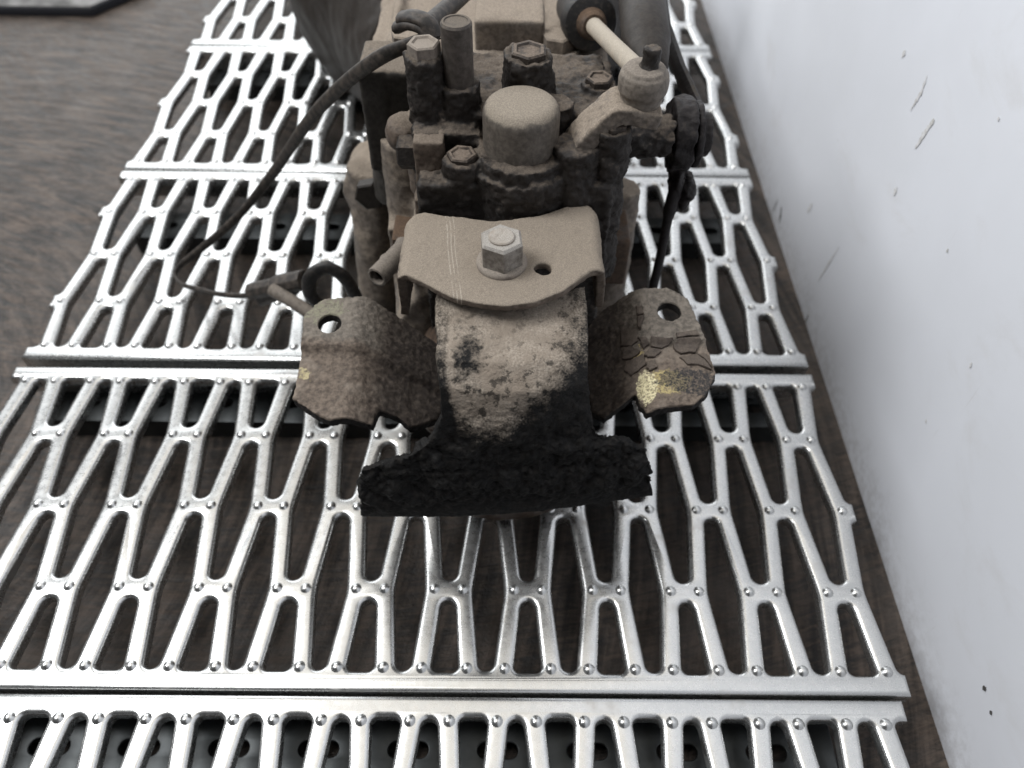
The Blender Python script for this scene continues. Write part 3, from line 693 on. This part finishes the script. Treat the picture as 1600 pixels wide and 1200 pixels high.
beige = k.mix(k.step(a, 0.35, 0.65), (0.215, 0.178, 0.142), (0.385, 0.335, 0.278)); beige = k.mix(k.step(c, 0.3, 0.7), (0.24, 0.20, 0.16), beige)
blk = k.mix(k.step(b, 0.4, 0.75), (0.004, 0.0038, 0.0038), (0.016, 0.0138, 0.012))
k.col(k.mix(dust, blk, beige)); k.rgh(k.step(dust, 0, 1, 0.62, 0.92))
k.nrm(k.bump(k.mth('ADD', b, k.mth('MULTIPLY', c, 0.5)), 0.9, 0.0016))
stem = obj('mount_foot', me, k.m, G, 80); stem['label'] = 'black greasy T shaped foot, dusty at the top'

# rear mount: two side wings
def wing(name, px, hole, hr, zf, mat, seed, label):
    def pz(x, y):
        p = P(x, y, Z=0.17)
        for _ in range(12): p = P(x, y, Z=zf(p.x, p.y))
        return p
    ol = [tuple(pz(x, y)[:2]) for x, y in px]; h = pz(*hole); hl = arc(h.x, h.y, hr, 0, 350, 27)
    me = flat_outline(ol, [hl], -0.0075, 0.0); me = vox(me, 0.0009, 1)
    v = getv(me); at = me.attributes.new('edge_depth', 'FLOAT', 'POINT'); at.data.foreach_set('value', -v[:, 2]*1000); v[:, 2] += np.array([zf(x, y) for x, y in v[:, :2]]); setv(me, v)
    away = lambda v: np.clip((np.hypot(v[:, 0]-h.x, v[:, 1]-h.y)-hr*1.1)/0.01, 0.15, 1)
    rough(me, (0.0004, 60, 3, away), (0.00045, 330, 3, away), (0.0002, 900, 2))
    o = obj(name, me, mat, G, 75); o['label'] = label; return o, pz
def sst(x): x = min(1, max(0, x)); return x*x*(3-2*x)
def bend(t): return min(1.0, max(0.0, t)) if abs(t) > 0.08 else (t+0.08)**2/0.32
def zl(x, y): # ear level with a step down along the front, inner strip sloping down to the middle
    return 0.176 - 0.046*bend((x+0.102)/0.056) + (y-0.34)*0.10 - 0.0045*sst((0.339-y)/0.0045)
def zrr(x, y):
    return 0.178 - 0.044*bend((0.091-x)/0.050) + (y-0.34)*0.10 - 0.0040*sst((0.345-y)/0.0045)
def wing_mat(name, patches, inner_shade):
    k = Mt(name, 0.85, 0, 0.3); a = k.noise(40, 7, 0.65); b = k.noise(280, 6, 0.65); c = k.noise(900, 3, 0.6)
    col = k.mix(k.step(b, 0.32, 0.68), (0.070, 0.054, 0.043), (0.185, 0.148, 0.118))
    col = k.mix(k.mth('MULTIPLY', k.step(a, 0.45, 0.7), 0.6), col, (0.29, 0.245, 0.20))
    col = k.mix(k.mth('MULTIPLY', inner_shade(k), 0.85), col, k.mix(k.step(b, 0.4, 0.75), (0.022, 0.017, 0.015), (0.085, 0.068, 0.056)))  # inner strip darkened in the colour, standing in for shade beside the stem
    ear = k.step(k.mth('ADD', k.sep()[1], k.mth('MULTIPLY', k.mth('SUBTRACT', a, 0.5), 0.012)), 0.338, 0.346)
    col = k.mix(k.mth('MULTIPLY', k.mth('MULTIPLY', ear, k.step(inner_shade(k), 0, 1, 1, 0)), 0.6), col, k.mix(k.step(b, 0.35, 0.65), (0.11, 0.10, 0.086), (0.21, 0.19, 0.162)))
    for p, sc, r, cc, soft in patches:
        d = k.mth('ADD', k.dist(p, sc), k.mth('MULTIPLY', k.mth('SUBTRACT', b, 0.5), soft)); d = k.mth('ADD', d, k.mth('MULTIPLY', k.mth('SUBTRACT', a, 0.5), soft))
        f = k.step(d, r*0.85, r, 1, 0); f = k.mth('MULTIPLY', f, k.step(k.mth('ADD', k.mth('MULTIPLY', c, 0.5), k.mth('MULTIPLY', k.noise(420, 4, 0.6), 0.5)), 0.40, 0.56, 0.1, 1.0)); col = k.mix(f, col, cc)
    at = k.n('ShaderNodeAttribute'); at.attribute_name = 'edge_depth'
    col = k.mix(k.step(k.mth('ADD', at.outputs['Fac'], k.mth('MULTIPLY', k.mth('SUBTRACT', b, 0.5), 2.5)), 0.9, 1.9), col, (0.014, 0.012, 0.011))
    k.col(col); k.rgh(k.step(b, 0.3, 0.7, 0.7, 0.95)); k.nrm(k.bump(k.mth('ADD', b, k.mth('MULTIPLY', c, 0.5)), 0.7, 0.0014)); return k.m
lp = P(475, 585, Z=0.168); lh = P(510, 490, Z=0.176)
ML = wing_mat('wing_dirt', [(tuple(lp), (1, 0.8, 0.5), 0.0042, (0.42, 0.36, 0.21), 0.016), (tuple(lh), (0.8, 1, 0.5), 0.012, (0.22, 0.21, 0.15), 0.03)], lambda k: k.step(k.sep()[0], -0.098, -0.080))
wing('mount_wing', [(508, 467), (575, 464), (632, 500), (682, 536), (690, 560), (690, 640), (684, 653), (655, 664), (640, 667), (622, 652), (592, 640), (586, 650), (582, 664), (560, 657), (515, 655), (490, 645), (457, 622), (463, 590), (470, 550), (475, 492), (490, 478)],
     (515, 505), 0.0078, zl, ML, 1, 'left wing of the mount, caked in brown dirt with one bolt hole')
yp = P(1034, 602, Z=0.168); yq = P(996, 555, Z=0.17)
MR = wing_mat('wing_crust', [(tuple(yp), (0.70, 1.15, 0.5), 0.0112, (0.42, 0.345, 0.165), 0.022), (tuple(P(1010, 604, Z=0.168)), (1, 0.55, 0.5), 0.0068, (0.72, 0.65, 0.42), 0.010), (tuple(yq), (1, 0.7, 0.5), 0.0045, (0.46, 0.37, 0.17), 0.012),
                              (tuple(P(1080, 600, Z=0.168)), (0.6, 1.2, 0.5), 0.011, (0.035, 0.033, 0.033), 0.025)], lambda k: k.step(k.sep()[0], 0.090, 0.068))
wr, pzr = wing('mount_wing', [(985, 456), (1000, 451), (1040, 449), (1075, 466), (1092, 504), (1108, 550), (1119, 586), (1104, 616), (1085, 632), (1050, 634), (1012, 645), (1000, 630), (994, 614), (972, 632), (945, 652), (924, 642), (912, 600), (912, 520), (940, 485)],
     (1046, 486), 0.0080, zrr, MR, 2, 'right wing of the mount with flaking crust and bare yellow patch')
# flakes of dried crust lifting off the right wing
fk = [[(600,600),(650,550),(740,580),(690,620),(630,625)], [(620,660),(690,640),(705,700),(650,725),(620,700)], [(820,530),(860,480),(1020,470),(1030,520),(990,590),(880,600),(830,570)],
      [(870,620),(990,600),(1060,640),(1110,715),(1010,680),(930,680)], [(562,480),(620,478),(640,530),(600,560),(565,540)], [(650,490),(820,480),(800,530),(740,555),(650,545)],
      [(520,640),(595,600),(615,680),(560,722),(510,760),(450,730),(470,660)], [(545,240),(590,235),(600,300),(555,310)], [(552,318),(605,312),(575,420),(555,400)], [(840,440),(1000,425),(1020,460),(850,472)], [(1000,600),(1075,600),(1110,700),(1060,632)],
      [(440,560),(520,540),(580,575),(560,600),(505,632),(440,640)], [(430,420),(545,420),(560,470),(550,530),(500,545),(430,540)]]
for i, pl in enumerate(fk):
    pp = [pzr(880+x/4.8, 430+y/4.8) for x, y in pl]; cx = sum(p.x for p in pp)/len(pp); cy = sum(p.y for p in pp)/len(pp)
    dense = []
    for j in range(len(pp)):
        a_ = pp[j]; b_ = pp[(j+1) % len(pp)]
        for s_ in range(4):
            q_ = a_.lerp(b_, s_/4); dense.append((cx+(q_.x-cx)*0.97+random.uniform(-1, 1)*0.0004, cy+(q_.y-cy)*0.97+random.uniform(-1, 1)*0.0004))
    me = flat_outline(dense, [], -0.001, 0.0016, 0.0003, 1)
    v = getv(me); tl = random.uniform(-0.05, 0.12); v[:, 2] += np.array([zrr(x, y) for x, y in v[:, :2]]) + (cy-v[:, 1])*tl+0.0003; setv(me, v)
    obj('crust_flake', me, M_flake if i else globals().setdefault('M_flake', dusty('crust', (0.17, 0.14, 0.115), (0.06, 0.048, 0.04), 0.5, 0.9, 0.3)), wr, 60)
